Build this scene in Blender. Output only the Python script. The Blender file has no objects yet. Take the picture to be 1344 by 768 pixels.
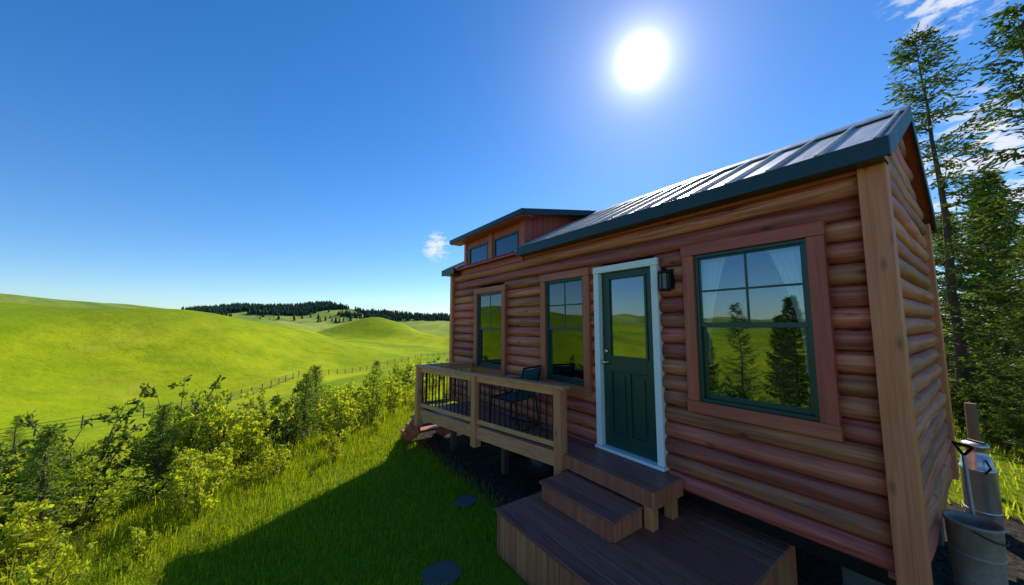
import bpy, math, random
import numpy as np
from mathutils import Vector
random.seed(7); rng=np.random.default_rng(7)
S=bpy.context.scene
S.view_settings.view_transform='Standard'; S.view_settings.look='None'; S.view_settings.exposure=0
COL=S.collection
# ---------------------------------------------------------------- helpers
def empty(name):
    e=bpy.data.objects.new(name,None); COL.objects.link(e); return e
def mesh_np(name,v,f,mat=None,parent=None,smooth=False,mats=None,midx=None):
    v=np.asarray(v,dtype=np.float32); f=np.asarray(f,dtype=np.int32)
    me=bpy.data.meshes.new(name); n=len(v); m,k=f.shape
    me.vertices.add(n); me.vertices.foreach_set('co',v.ravel())
    me.loops.add(m*k); me.loops.foreach_set('vertex_index',f.ravel())
    me.polygons.add(m); me.polygons.foreach_set('loop_start',np.arange(0,m*k,k,dtype=np.int32))
    for mm in (mats or ([mat] if mat else [])): me.materials.append(mm)
    if midx is not None: me.polygons.foreach_set('material_index',np.asarray(midx,dtype=np.int32))
    if smooth: me.polygons.foreach_set('use_smooth',np.ones(m,dtype=bool))
    me.update(calc_edges=True); me.validate()
    o=bpy.data.objects.new(name,me); COL.objects.link(o)
    if parent: o.parent=parent
    return o
class MB:
    def __init__(s): s.v=[]; s.f=[]; s.sm=[]
    def add(s,vs,fs,smooth=False):
        b=len(s.v); s.v+= [tuple(p) for p in vs]; s.f+=[tuple(i+b for i in f) for f in fs]; s.sm+=[smooth]*len(fs)
    def box(s,x0,x1,y0,y1,z0,z1):
        s.add([(x0,y0,z0),(x1,y0,z0),(x1,y1,z0),(x0,y1,z0),(x0,y0,z1),(x1,y0,z1),(x1,y1,z1),(x0,y1,z1)],
          [(0,3,2,1),(4,5,6,7),(0,1,5,4),(1,2,6,5),(2,3,7,6),(3,0,4,7)])
    def prism(s,poly,z0,z1):
        n=len(poly)
        s.add([(x,y,z0) for x,y in poly]+[(x,y,z1) for x,y in poly],
          [tuple(range(n))[::-1],tuple(range(n,2*n))]+[(i,(i+1)%n,n+(i+1)%n,n+i) for i in range(n)])
    def sweep(s,prof,a,b):
        n=len(prof)
        s.add([Vector(p)+Vector(a) for p in prof]+[Vector(p)+Vector(b) for p in prof],
          [tuple(range(n))[::-1],tuple(range(n,2*n))]+[(i,(i+1)%n,n+(i+1)%n,n+i) for i in range(n)])
    def beam(s,p,q,w,h):
        p=Vector(p);q=Vector(q);d=(q-p).normalized()
        side=d.cross(Vector((0,0,1)))
        if side.length<1e-4: side=Vector((1,0,0))
        side.normalize(); up=side.cross(d)
        vs=[]
        for c in (p,q):
            for a,b in ((-1,-1),(1,-1),(1,1),(-1,1)): vs.append(c+side*a*w/2+up*b*h/2)
        s.add(vs,[(0,1,2,3),(7,6,5,4),(0,4,5,1),(1,5,6,2),(2,6,7,3),(3,7,4,0)])
    def tube(s,p,q,r,r2=None,n=10,caps=True):
        if r2 is None: r2=r
        p=Vector(p);q=Vector(q);d=(q-p).normalized()
        a=d.orthogonal().normalized(); b=d.cross(a)
        vs=[];
        for c,rr in ((p,r),(q,r2)):
            for i in range(n):
                t=2*math.pi*i/n; vs.append(c+a*math.cos(t)*rr+b*math.sin(t)*rr)
        s.add(vs,[(i,(i+1)%n,n+(i+1)%n,n+i) for i in range(n)],True)
        if caps: s.add(vs,[tuple(range(n))[::-1],tuple(range(n,2*n))])
    def lathe(s,c,prof,n=32):
        vs=[];fs=[]
        for r,z in prof:
            for i in range(n):
                t=2*math.pi*i/n; vs.append((c[0]+r*math.cos(t),c[1]+r*math.sin(t),c[2]+z))
        for j in range(len(prof)-1):
            for i in range(n): fs.append((j*n+i,j*n+(i+1)%n,(j+1)*n+(i+1)%n,(j+1)*n+i))
        s.add(vs,fs,True)
    def obj(s,name,mat,parent=None,bevel=0):
        me=bpy.data.meshes.new(name); me.from_pydata(s.v,[],s.f); me.materials.append(mat)
        me.polygons.foreach_set('use_smooth',s.sm); me.update()
        import bmesh
        bm=bmesh.new(); bm.from_mesh(me); bmesh.ops.recalc_face_normals(bm,faces=bm.faces); bm.to_mesh(me); bm.free()
        o=bpy.data.objects.new(name,me); COL.objects.link(o)
        if parent: o.parent=parent
        if bevel:
            m=o.modifiers.new('Bevel','BEVEL'); m.width=bevel; m.segments=2; m.limit_method='ANGLE'; m.angle_limit=math.radians(50)
        return o
# ---------------------------------------------------------------- materials
def newmat(name):
    m=bpy.data.materials.new(name); m.use_nodes=True; nt=m.node_tree; nt.nodes.clear()
    out=nt.nodes.new('ShaderNodeOutputMaterial'); return m,nt,out
def N(nt,t,**kw):
    n=nt.nodes.new(t)
    for k,v in kw.items(): setattr(n,k,v)
    return n
def ramp(nt,src,stops):
    r=nt.nodes.new('ShaderNodeValToRGB'); e=r.color_ramp.elements
    while len(e)<len(stops): e.new(0.5)
    for el,(p,c) in zip(e,stops):
        el.position=p; el.color=(*c,1) if len(c)==3 else c
    nt.links.new(src,r.inputs[0]); return r.outputs[0]
def mixc(nt,fac,a,b,bt='MIX'):
    n=nt.nodes.new('ShaderNodeMix'); n.data_type='RGBA'; n.blend_type=bt; n.clamp_factor=True
    for s,val in ((0,fac),(6,a),(7,b)):
        if isinstance(val,(int,float)): n.inputs[s].default_value=val
        elif isinstance(val,tuple): n.inputs[s].default_value=(*val,1) if len(val)==3 else val
        else: nt.links.new(val,n.inputs[s])
    return n.outputs[2]
def math_(nt,op,a,b=None,c=None):
    n=nt.nodes.new('ShaderNodeMath'); n.operation=op
    for i,val in enumerate((a,b,c)):
        if val is None: continue
        if isinstance(val,(int,float)): n.inputs[i].default_value=val
        else: nt.links.new(val,n.inputs[i])
    return n.outputs[0]
def noise(nt,vec,scale,detail=4,rough=.55,dist=0):
    n=N(nt,'ShaderNodeTexNoise'); n.inputs['Scale'].default_value=scale; n.inputs['Detail'].default_value=detail
    n.inputs['Roughness'].default_value=rough; n.inputs['Distortion'].default_value=dist
    if vec is not None: nt.links.new(vec,n.inputs['Vector'])
    return n.outputs['Fac']
def objco(nt,scale=(1,1,1)):
    tc=N(nt,'ShaderNodeTexCoord'); mp=N(nt,'ShaderNodeMapping'); mp.inputs['Scale'].default_value=scale
    nt.links.new(tc.outputs['Object'],mp.inputs[0]); return mp.outputs[0]
def wood(name,dark,light,axis='y',grain=28,knots=True,var=.35,rough=.55,weather=0.0):
    m,nt,out=newmat(name)
    sc=[grain]*3; sc['xyz'.index(axis)]=grain*.045
    v=objco(nt,tuple(sc)); isl=N(nt,'ShaderNodeNewGeometry').outputs['Random Per Island']
    vm=N(nt,'ShaderNodeVectorMath',operation='ADD'); cmb=N(nt,'ShaderNodeCombineXYZ')
    m7=math_(nt,'MULTIPLY',isl,37.0)
    for i in range(3): nt.links.new(m7,cmb.inputs[i])
    nt.links.new(v,vm.inputs[0]); nt.links.new(cmb.outputs[0],vm.inputs[1])
    n1=noise(nt,vm.outputs[0],1.0,5,.62,.8)
    col=ramp(nt,n1,[(.3,dark),(.5,tuple((a+b)/2 for a,b in zip(dark,light))),(.68,light)])
    n2=noise(nt,objco(nt,(1,1,1)),1.7,3)
    col=mixc(nt,math_(nt,'MULTIPLY',n2,.5),col,tuple(c*.55 for c in dark),'MIX')
    br=math_(nt,'MULTIPLY_ADD',isl,var*2,1-var)
    hsv=N(nt,'ShaderNodeHueSaturation'); nt.links.new(br,hsv.inputs['Value']); nt.links.new(col,hsv.inputs['Color'])
    hr=math_(nt,'MULTIPLY_ADD',math_(nt,'FRACT',math_(nt,'MULTIPLY',isl,17.3)),.026,.484); nt.links.new(hr,hsv.inputs['Hue'])
    col=hsv.outputs[0]
    if knots:
        ks=[6.5]*3; ks['xyz'.index(axis)]=2.6
        vo=N(nt,'ShaderNodeTexVoronoi'); vo.inputs['Scale'].default_value=1.0; nt.links.new(objco(nt,tuple(ks)),vo.inputs['Vector'])
        k=ramp(nt,vo.outputs['Distance'],[(.05,(1,1,1)),(.17,(0,0,0))])
        col=mixc(nt,math_(nt,'MULTIPLY',k,.75),col,tuple(c*.28 for c in dark))
    if weather:
        w=ramp(nt,noise(nt,objco(nt),3.2,5,.7),[(.4,(0,0,0)),(.7,(1,1,1))])
        col=mixc(nt,math_(nt,'MULTIPLY',w,weather),col,(.30,.20,.155))
    b=N(nt,'ShaderNodeBsdfPrincipled'); nt.links.new(col,b.inputs['Base Color'])
    nt.links.new(math_(nt,'MULTIPLY_ADD',n1,.3,rough-.15),b.inputs['Roughness'])
    bu=N(nt,'ShaderNodeBump'); bu.inputs['Strength'].default_value=.45; bu.inputs['Distance'].default_value=.008
    nt.links.new(n1,bu.inputs['Height']); nt.links.new(bu.outputs[0],b.inputs['Normal'])
    nt.links.new(b.outputs[0],out.inputs[0]); return m
def plain(name,c,rough=.5,metal=0,nscale=8,namt=.25,bump=.1):
    m,nt,out=newmat(name); v=objco(nt)
    n1=noise(nt,v,nscale,5,.65)
    col=mixc(nt,n1,tuple(x*(1-namt) for x in c),tuple(min(1,x*(1+namt)) for x in c))
    b=N(nt,'ShaderNodeBsdfPrincipled'); nt.links.new(col,b.inputs['Base Color']); b.inputs['Metallic'].default_value=metal
    nt.links.new(math_(nt,'MULTIPLY_ADD',n1,.25,rough-.12),b.inputs['Roughness'])
    bu=N(nt,'ShaderNodeBump'); bu.inputs['Strength'].default_value=bump; bu.inputs['Distance'].default_value=.004
    nt.links.new(noise(nt,v,nscale*8,2),bu.inputs['Height']); nt.links.new(bu.outputs[0],b.inputs['Normal'])
    nt.links.new(b.outputs[0],out.inputs[0]); return m
def leafmat(name,c1,c2,trans=.45,tc=None):
    m,nt,out=newmat(name); isl=N(nt,'ShaderNodeNewGeometry').outputs['Random Per Island']
    n1=noise(nt,objco(nt),1.3,2)
    f=math_(nt,'MULTIPLY_ADD',isl,.6,math_(nt,'MULTIPLY',n1,.5))
    col=mixc(nt,f,c1,c2)
    d=N(nt,'ShaderNodeBsdfPrincipled'); d.inputs['Roughness'].default_value=.55; nt.links.new(col,d.inputs['Base Color']); d.inputs['Specular IOR Level'].default_value=.3
    t=N(nt,'ShaderNodeBsdfTranslucent'); tcol=mixc(nt,1.0,col,tc or (1.6,1.5,.4),'MULTIPLY'); nt.links.new(tcol,t.inputs[0])
    mx=N(nt,'ShaderNodeMixShader'); mx.inputs[0].default_value=trans
    nt.links.new(d.outputs[0],mx.inputs[1]); nt.links.new(t.outputs[0],mx.inputs[2]); nt.links.new(mx.outputs[0],out.inputs[0]); return m
LD,LL_=(.25,.050,.028),(.86,.265,.135)
M_logy=wood('log_siding_wood',LD,LL_,'y',24,True,.34,.5)
M_logx=wood('log_siding_wood_gable',LD,LL_,'x',24,True,.32,.5)
M_trimz=wood('corner_trim_wood',(.66,.20,.065),(.94,.39,.15),'z',22,True,.06,.5)
M_trimy=wood('window_trim_wood',(.40,.085,.04),(.68,.185,.085),'y',22,False,.1,.5)
M_trimv=wood('window_trim_wood_vertical',(.40,.085,.04),(.68,.185,.085),'z',22,False,.1,.5)
M_dorm=wood('dormer_siding_wood',(.38,.065,.045),(.62,.14,.08),'z',22,False,.15,.5)
M_deck=wood('deck_board_wood',(.22,.062,.040),(.54,.19,.12),'y',26,False,.3,.45,.28)
M_deckz=wood('platform_skirt_wood',(.38,.11,.048),(.66,.25,.11),'z',24,False,.26,.55)
M_rail=wood('rail_wood',(.64,.26,.085),(.92,.46,.18),'y',24,False,.1,.55)
M_post=wood('post_wood',(.62,.22,.075),(.90,.40,.15),'z',24,True,.08,.55)
M_green=plain('dark_green_paint',(.008,.052,.040),.33,0,5,.15,.03)
M_fascia=plain('fascia_dark_teal_metal',(.014,.040,.046),.35,.2,4,.2,.03)
M_white=plain('white_paint',(.82,.82,.80),.45,0,5,.05,.03)
M_black=plain('black_metal',(.018,.018,.02),.4,.6,12,.3,.05)
M_tyre=plain('tyre_rubber',(.015,.015,.015),.85,0,30,.3,.3)
M_brass=plain('brass',(.75,.6,.35),.25,1,10,.1,.02)
M_steel=plain('brushed_steel',(.50,.50,.50),.4,.9,9,.35,.1)
M_rim=plain('dark_wheel_rim',(.10,.10,.10),.5,.6,9,.35,.1)
M_galv=plain('weathered_galvanised_metal',(.38,.31,.25),.6,.3,14,.5,.4)
M_conc=plain('concrete',(.10,.095,.082),.9,0,12,.35,.6)
M_teal=plain('teal_sling_fabric',(.02,.11,.13),.8,0,60,.2,.4)
M_int=plain('interior_panel',(.05,.035,.025),.8,0,6,.2,.05)
M_curt=plain('sheer_curtain',(.88,.88,.87),.9,0,20,.06,.05)
M_bark=plain('bark',(.11,.075,.05),.95,0,20,.5,1.0)
def roofmat():
    m,nt,out=newmat('standing_seam_metal')
    n1=noise(nt,objco(nt,(1,6,1)),2.2,5,.6)
    sx=N(nt,'ShaderNodeSeparateXYZ'); nt.links.new(objco(nt),sx.inputs[0])
    fl=math_(nt,'FLOOR',math_(nt,'DIVIDE',math_(nt,'SUBTRACT',sx.outputs[1],.355),.30))
    wn=N(nt,'ShaderNodeTexWhiteNoise',noise_dimensions='1D'); nt.links.new(fl,wn.inputs['W'])
    f=math_(nt,'MULTIPLY_ADD',wn.outputs['Value'],.6,math_(nt,'MULTIPLY',n1,.5))
    col=mixc(nt,f,(.30,.285,.27),(.72,.69,.65))
    b=N(nt,'ShaderNodeBsdfPrincipled'); b.inputs['Metallic'].default_value=.6
    nt.links.new(col,b.inputs['Base Color']); nt.links.new(math_(nt,'MULTIPLY_ADD',n1,.3,.25),b.inputs['Roughness'])
    nt.links.new(b.outputs[0],out.inputs[0]); return m
M_roof=roofmat()
def glassmat():
    m,nt,out=newmat('window_glass')
    fr=N(nt,'ShaderNodeFresnel'); fr.inputs[0].default_value=1.5
    f=math_(nt,'MULTIPLY_ADD',fr.outputs[0],1.0,.11)
    g=N(nt,'ShaderNodeBsdfGlossy'); g.inputs['Roughness'].default_value=.004; g.inputs[0].default_value=(.74,.9,1.0,1)
    bu=N(nt,'ShaderNodeBump'); bu.inputs['Strength'].default_value=.06; bu.inputs['Distance'].default_value=.01
    nt.links.new(noise(nt,objco(nt),1.6,1),bu.inputs['Height']); nt.links.new(bu.outputs[0],g.inputs['Normal'])
    t=N(nt,'ShaderNodeBsdfTransparent'); t.inputs[0].default_value=(.85,.9,.9,1)
    mx=N(nt,'ShaderNodeMixShader'); nt.links.new(f,mx.inputs[0]); nt.links.new(t.outputs[0],mx.inputs[1]); nt.links.new(g.outputs[0],mx.inputs[2])
    nt.links.new(mx.outputs[0],out.inputs[0]); return m
M_glass=glassmat()
M_grass=leafmat('grass_blades',(.10,.18,.006),(.38,.44,.018),.58)
M_meadow=leafmat('meadow_grass_blades',(.22,.30,.012),(.50,.50,.05),.58)
M_leaf=leafmat('shrub_leaves',(.22,.32,.018),(.58,.60,.07),.6)
M_leafm=leafmat('shrub_leaves_mid',(.14,.24,.015),(.42,.48,.05),.58)
M_leafd=leafmat('shrub_leaves_dark',(.04,.09,.015),(.15,.22,.03),.42)
M_need=leafmat('spruce_needles',(.03,.065,.018),(.11,.17,.03),.42)
M_need2=leafmat('young_spruce_needles',(.08,.16,.02),(.26,.35,.04),.48)
M_far,nt_,out_=newmat('distant_forest_needles')
b_=N(nt_,'ShaderNodeBsdfDiffuse'); nt_.links.new(mixc(nt_,N(nt_,'ShaderNodeNewGeometry').outputs['Random Per Island'],(.020,.045,.034),(.045,.080,.045)),b_.inputs[0]); nt_.links.new(b_.outputs[0],out_.inputs[0])
# ---------------------------------------------------------------- terrain
def sdist(x,y): return -.65*(x-.6)+.76*(y-6.4)
def H(x,y):
    x=np.asarray(x,dtype=float); y=np.asarray(y,dtype=float)
    s=sdist(x,y); sp=np.maximum(s,0)
    z=-9.75*(1-np.exp(-(sp/26)**1.3))
    w=np.clip((s-15)/70,0,1); w=w*w*(3-2*w)
    def G(cx,cy,A,sx,sy): return A*np.exp(-((x-cx)**2/(2*sx*sx)+(y-cy)**2/(2*sy*sy)))
    z=z+w*(G(-84,152,22.5,50,36)+G(72,275,17,24,30)+G(12,410,12,46,30)+G(-120,400,26,60,36)+G(190,410,15,50,45)+G(112,200,5,40,22)
      +G(-260,330,26,90,80)+G(-28,262,11,30,24)+G(-8,150,5,18,26))
    r=(39+4*np.sin(x/95-.4)+3*np.sin(x/37)+1.5*np.sin(x/17+y/40))*np.exp(-((y-660)/90)**2/2)*np.clip(1-(x-90)/520,.3,1)
    z=z+w*np.clip(r,0,None)
    rel=2.6*np.sin(x/26-y/38+1.1*np.sin(y/33)+.6)+1.7*np.sin(x/21+1)*np.cos(y/27)+.9*np.sin(x/9.5+y/13)+.45*np.sin(x/5.1-y/7.7+1.3*np.sin(x/14))
    z=z+w*rel*np.exp(-np.hypot(x,y)/900)
    return z
radii=np.concatenate([[0.01],np.geomspace(.6,3200,340)]); na=460
ang=np.linspace(0,2*np.pi,na,endpoint=False)
R_,A_=np.meshgrid(radii,ang,indexing='ij'); tx=R_*np.cos(A_)+1; ty=R_*np.sin(A_)+3
tz=H(tx,ty)
V=np.stack([tx,ty,tz],-1).reshape(-1,3)
i,j=np.meshgrid(np.arange(len(radii)-1),np.arange(na),indexing='ij')
F=np.stack([i*na+j,(i+1)*na+j,(i+1)*na+(j+1)%na,i*na+(j+1)%na],-1).reshape(-1,4)
def groundmat():
    m,nt,out=newmat('ground_grass_and_soil')
    geo=N(nt,'ShaderNodeNewGeometry'); pos=geo.outputs['Position']; sx=N(nt,'ShaderNodeSeparateXYZ'); nt.links.new(pos,sx.inputs[0])
    big=noise(nt,pos,.016,5,.62,.8); mid=noise(nt,pos,.16,6,.7); fine=noise(nt,pos,6,4,.7)
    g=mixc(nt,ramp(nt,big,[(.38,(0,0,0)),(.6,(1,1,1))]),(.27,.38,.005),(.54,.56,.012))
    g=mixc(nt,math_(nt,'MULTIPLY',ramp(nt,mid,[(.42,(0,0,0)),(.66,(1,1,1))]),.6),g,(.18,.28,.006))
    dry=ramp(nt,noise(nt,pos,.035,6,.7,1.0),[(.55,(0,0,0)),(.68,(1,1,1))])
    g=mixc(nt,math_(nt,'MULTIPLY',dry,.5),g,(.58,.50,.05))
    drk=ramp(nt,noise(nt,pos,.55,5,.75),[(.56,(0,0,0)),(.72,(1,1,1))])
    g=mixc(nt,math_(nt,'MULTIPLY',drk,.5),g,(.09,.15,.008))
    g=mixc(nt,math_(nt,'MULTIPLY',fine,.35),g,(.09,.16,.006))
    hill_shade=N(nt,'ShaderNodeMapRange',interpolation_type='SMOOTHSTEP'); hill_shade.inputs[1].default_value=-1.0; hill_shade.inputs[2].default_value=9.0
    nt.links.new(math_(nt,'ADD',sx.outputs[2],math_(nt,'MULTIPLY_ADD',big,14.0,-7.0)),hill_shade.inputs[0])
    g=mixc(nt,math_(nt,'MULTIPLY',hill_shade.outputs[0],.62),g,(.12,.20,.008))  # shading of the upper hill slopes put into the grass colour by height
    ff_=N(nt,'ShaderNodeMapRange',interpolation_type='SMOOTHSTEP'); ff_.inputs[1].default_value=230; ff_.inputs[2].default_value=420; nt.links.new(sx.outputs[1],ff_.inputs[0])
    far_haze=mixc(nt,ramp(nt,noise(nt,pos,.012,5,.6,1.2),[(.42,(0,0,0)),(.58,(1,1,1))]),(.15,.25,.05),(.38,.42,.09))
    g=mixc(nt,math_(nt,'MULTIPLY',ff_.outputs[0],.85),g,far_haze)  # aerial haze painted into the distant field colour as a paler tint
    def band(c,lo,hi,soft):
        a=N(nt,'ShaderNodeMapRange'); a.inputs[1].default_value=lo-soft; a.inputs[2].default_value=lo+soft; nt.links.new(c,a.inputs[0])
        b=N(nt,'ShaderNodeMapRange'); b.inputs[1].default_value=hi+soft; b.inputs[2].default_value=hi-soft; nt.links.new(c,b.inputs[0])
        return math_(nt,'MULTIPLY',a.outputs[0],b.outputs[0])
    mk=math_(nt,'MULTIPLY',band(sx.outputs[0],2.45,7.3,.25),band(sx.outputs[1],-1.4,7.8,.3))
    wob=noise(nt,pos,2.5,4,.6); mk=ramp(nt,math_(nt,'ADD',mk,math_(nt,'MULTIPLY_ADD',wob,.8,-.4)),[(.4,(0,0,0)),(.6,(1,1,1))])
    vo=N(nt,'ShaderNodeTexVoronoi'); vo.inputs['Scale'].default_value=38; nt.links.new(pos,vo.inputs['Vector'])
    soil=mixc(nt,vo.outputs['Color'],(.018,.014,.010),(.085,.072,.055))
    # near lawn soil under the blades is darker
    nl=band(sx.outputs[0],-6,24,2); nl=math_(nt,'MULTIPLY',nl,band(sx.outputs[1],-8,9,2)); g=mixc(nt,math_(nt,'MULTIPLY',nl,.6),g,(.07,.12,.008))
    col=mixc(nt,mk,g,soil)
    b=N(nt,'ShaderNodeBsdfPrincipled'); b.inputs['Roughness'].default_value=.95; b.inputs['Specular IOR Level'].default_value=.05
    nt.links.new(col,b.inputs['Base Color'])
    bu=N(nt,'ShaderNodeBump'); bu.inputs['Strength'].default_value=.8; bu.inputs['Distance'].default_value=.06
    nt.links.new(math_(nt,'ADD',fine,math_(nt,'MULTIPLY',mid,12.0)),bu.inputs['Height']); nt.links.new(bu.outputs[0],b.inputs['Normal'])
    nt.links.new(b.outputs[0],out.inputs[0]); return m
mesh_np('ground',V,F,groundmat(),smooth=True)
# ---------------------------------------------------------------- grass
def blades(name,x,y,h,w,mat,lean=.35):
    n=len(x); z=H(x,y); a=rng.uniform(0,2*np.pi,n); l=np.abs(rng.normal(0,lean,n))*h; b=rng.uniform(0,2*np.pi,n)
    dx=np.cos(a)*w/2; dy=np.sin(a)*w/2; lx=np.cos(b)*l; ly=np.sin(b)*l
    v=np.zeros((n,5,3))
    v[:,0]=np.stack([x-dx,y-dy,z-.01],-1); v[:,1]=np.stack([x+dx,y+dy,z-.01],-1)
    v[:,2]=np.stack([x+dx*.8+lx*.35,y+dy*.8+ly*.35,z+h*.6],-1); v[:,3]=np.stack([x-dx*.8+lx*.35,y-dy*.8+ly*.35,z+h*.6],-1)
    v[:,4]=np.stack([x+lx,y+ly,z+h*np.clip(1-.3*l/h,.5,1)],-1)
    base=(np.arange(n)*5)[:,None]
    f=np.concatenate([base+np.array([[0,1,2]]),base+np.array([[0,2,3]]),base+np.array([[3,2,4]])],0)
    return mesh_np(name,v.reshape(-1,3),f,mat)
n=170000
gx=rng.uniform(-5,3.3,n); gy=rng.uniform(.3,11,n)
keep=~((gx>2.45+rng.normal(0,.12,n))&(gy<7.6)) & ~((gx>1.9)&(gy<3.1)) & (sdist(gx,gy)<2.5)
for (cx,cy,rr) in ((2.2,4.09,.15),(1.41,3.06,.17)): keep&=~(np.hypot(gx-cx,gy-cy)<rr)
gx=gx[keep];gy=gy[keep]
patch=.5+.5*np.sin(gx*2.1+np.sin(gy*1.7)*2)*np.cos(gy*2.6+gx)
edge=np.clip((sdist(gx,gy)+1.0)/1.2,0,1)
blades('lawn_grass',gx,gy,rng.uniform(.035,.085,len(gx))*(1+.6*patch+1.6*edge*rng.uniform(0,1,len(gx))),rng.uniform(.004,.008,len(gx)),M_grass,.6)
n=100000
cx=rng.uniform(-24,14,n//12); cy=rng.uniform(4,44,n//12); idx=rng.integers(0,len(cx),n)
mx_=cx[idx]+rng.normal(0,.16,n); my_=cy[idx]+rng.normal(0,.16,n); k=(sdist(mx_,my_)>.2)
mx_=mx_[k];my_=my_[k]; dd=np.hypot(mx_,my_)
blades('meadow_grass',mx_,my_,rng.uniform(.15,.42,len(mx_)),.006+dd*.0006,M_meadow,.45)
n=30000
hx=rng.uniform(7.1,22,n); hy=rng.uniform(-7,6,n)
blades('yard_grass',hx,hy,rng.uniform(.06,.2,n),rng.uniform(.008,.02,n),M_meadow,.5)
# ---------------------------------------------------------------- plants
def leafquads(P,D,L,W):
    n=len(P); r=rng.normal(size=(n,3)); s=np.cross(D,r); s/=np.linalg.norm(s,axis=1)[:,None]+1e-9
    L=L[:,None];W=W[:,None]; nn=np.cross(D,s)
    v=np.stack([P,P+D*L*.45+s*W/2+nn*W*.15,P+D*L,P+D*L*.45-s*W/2+nn*W*.15],1)
    f=np.arange(n*4).reshape(n,4); return v.reshape(-1,3),f
def unit(a): return a/(np.linalg.norm(a,axis=-1)[...,None]+1e-9)
def tube_np(p,q,r0,r1,n=5):
    p=np.asarray(p,float);q=np.asarray(q,float); d=unit(q-p); a=unit(np.cross(d,[.3,.5,.81])); b=np.cross(d,a)
    t=np.arange(n)*2*np.pi/n; ring=np.cos(t)[:,None]*a+np.sin(t)[:,None]*b
    v=np.concatenate([p+ring*r0,q+ring*r1]); f=np.array([[i,(i+1)%n,n+(i+1)%n,n+i] for i in range(n)]); return v,f
def assemble(name,woodparts,leafparts,mw,ml):
    vs=[];fs=[];mi=[];b=0
    for parts,m in ((woodparts,0),(leafparts,1)):
        for v,f in parts:
            vs.append(v);fs.append(f+b);mi.append(np.full(len(f),m));b+=len(v)
    v=np.concatenate(vs);f=np.concatenate(fs);mi=np.concatenate(mi)
    o=mesh_np(name,v,f,mats=[mw,ml],midx=mi); me=o.data; bpy.data.objects.remove(o); return me
def shrub_mesh(h=1.0,nstem=11,ntwig=11,nleaf=24,leaf=.055,spread=.55,mat=None):
    W=[];L=[];P=[];D=[]
    for s in range(nstem):
        a=rng.uniform(0,2*np.pi); r=rng.uniform(.1,1)**.7*spread; hh=h*rng.uniform(.45,1.15)*(1-.3*r/spread)
        base=np.array([np.cos(a)*.08,np.sin(a)*.08,-.05]); tip=np.array([np.cos(a)*r,np.sin(a)*r,hh])
        ctrl=np.array([np.cos(a)*r*.35,np.sin(a)*r*.35,hh*.6]); T=np.linspace(0,1,7)[:,None]
        pts=(1-T)**2*base+2*T*(1-T)*ctrl+T**2*tip
        for k in range(6): W.append(tube_np(pts[k],pts[k+1],.012*(1-k/7)*h,.012*(1-(k+1)/7)*h,4))
        for t in range(ntwig):
            u=rng.uniform(.15,1); p=(1-u)**2*base+2*u*(1-u)*ctrl+u*u*tip
            d=unit(np.array([*rng.normal(0,1,2),rng.uniform(.1,1.3)])); tl=rng.uniform(.10,.30)*h*(1.2-.8*u)
            q=p+d*tl; W.append(tube_np(p,q,.004*h,.0015*h,3))
            m=nleaf; uu=rng.uniform(.1,1.05,m)[:,None]; pp=p+d*tl*uu+rng.normal(0,.012,(m,3))
            dd=unit(d*.6+rng.normal(0,.75,(m,3))+np.array([0,0,.15])); P.append(pp);D.append(dd)
    P=np.concatenate(P);D=np.concatenate(D); n=len(P); l=rng.uniform(.6,1.15,n)*leaf
    L.append(leafquads(P,D,l,l*rng.uniform(.4,.6,n)))
    return assemble('shrub_mesh',W,L,M_bark,mat or M_leaf)
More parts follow.
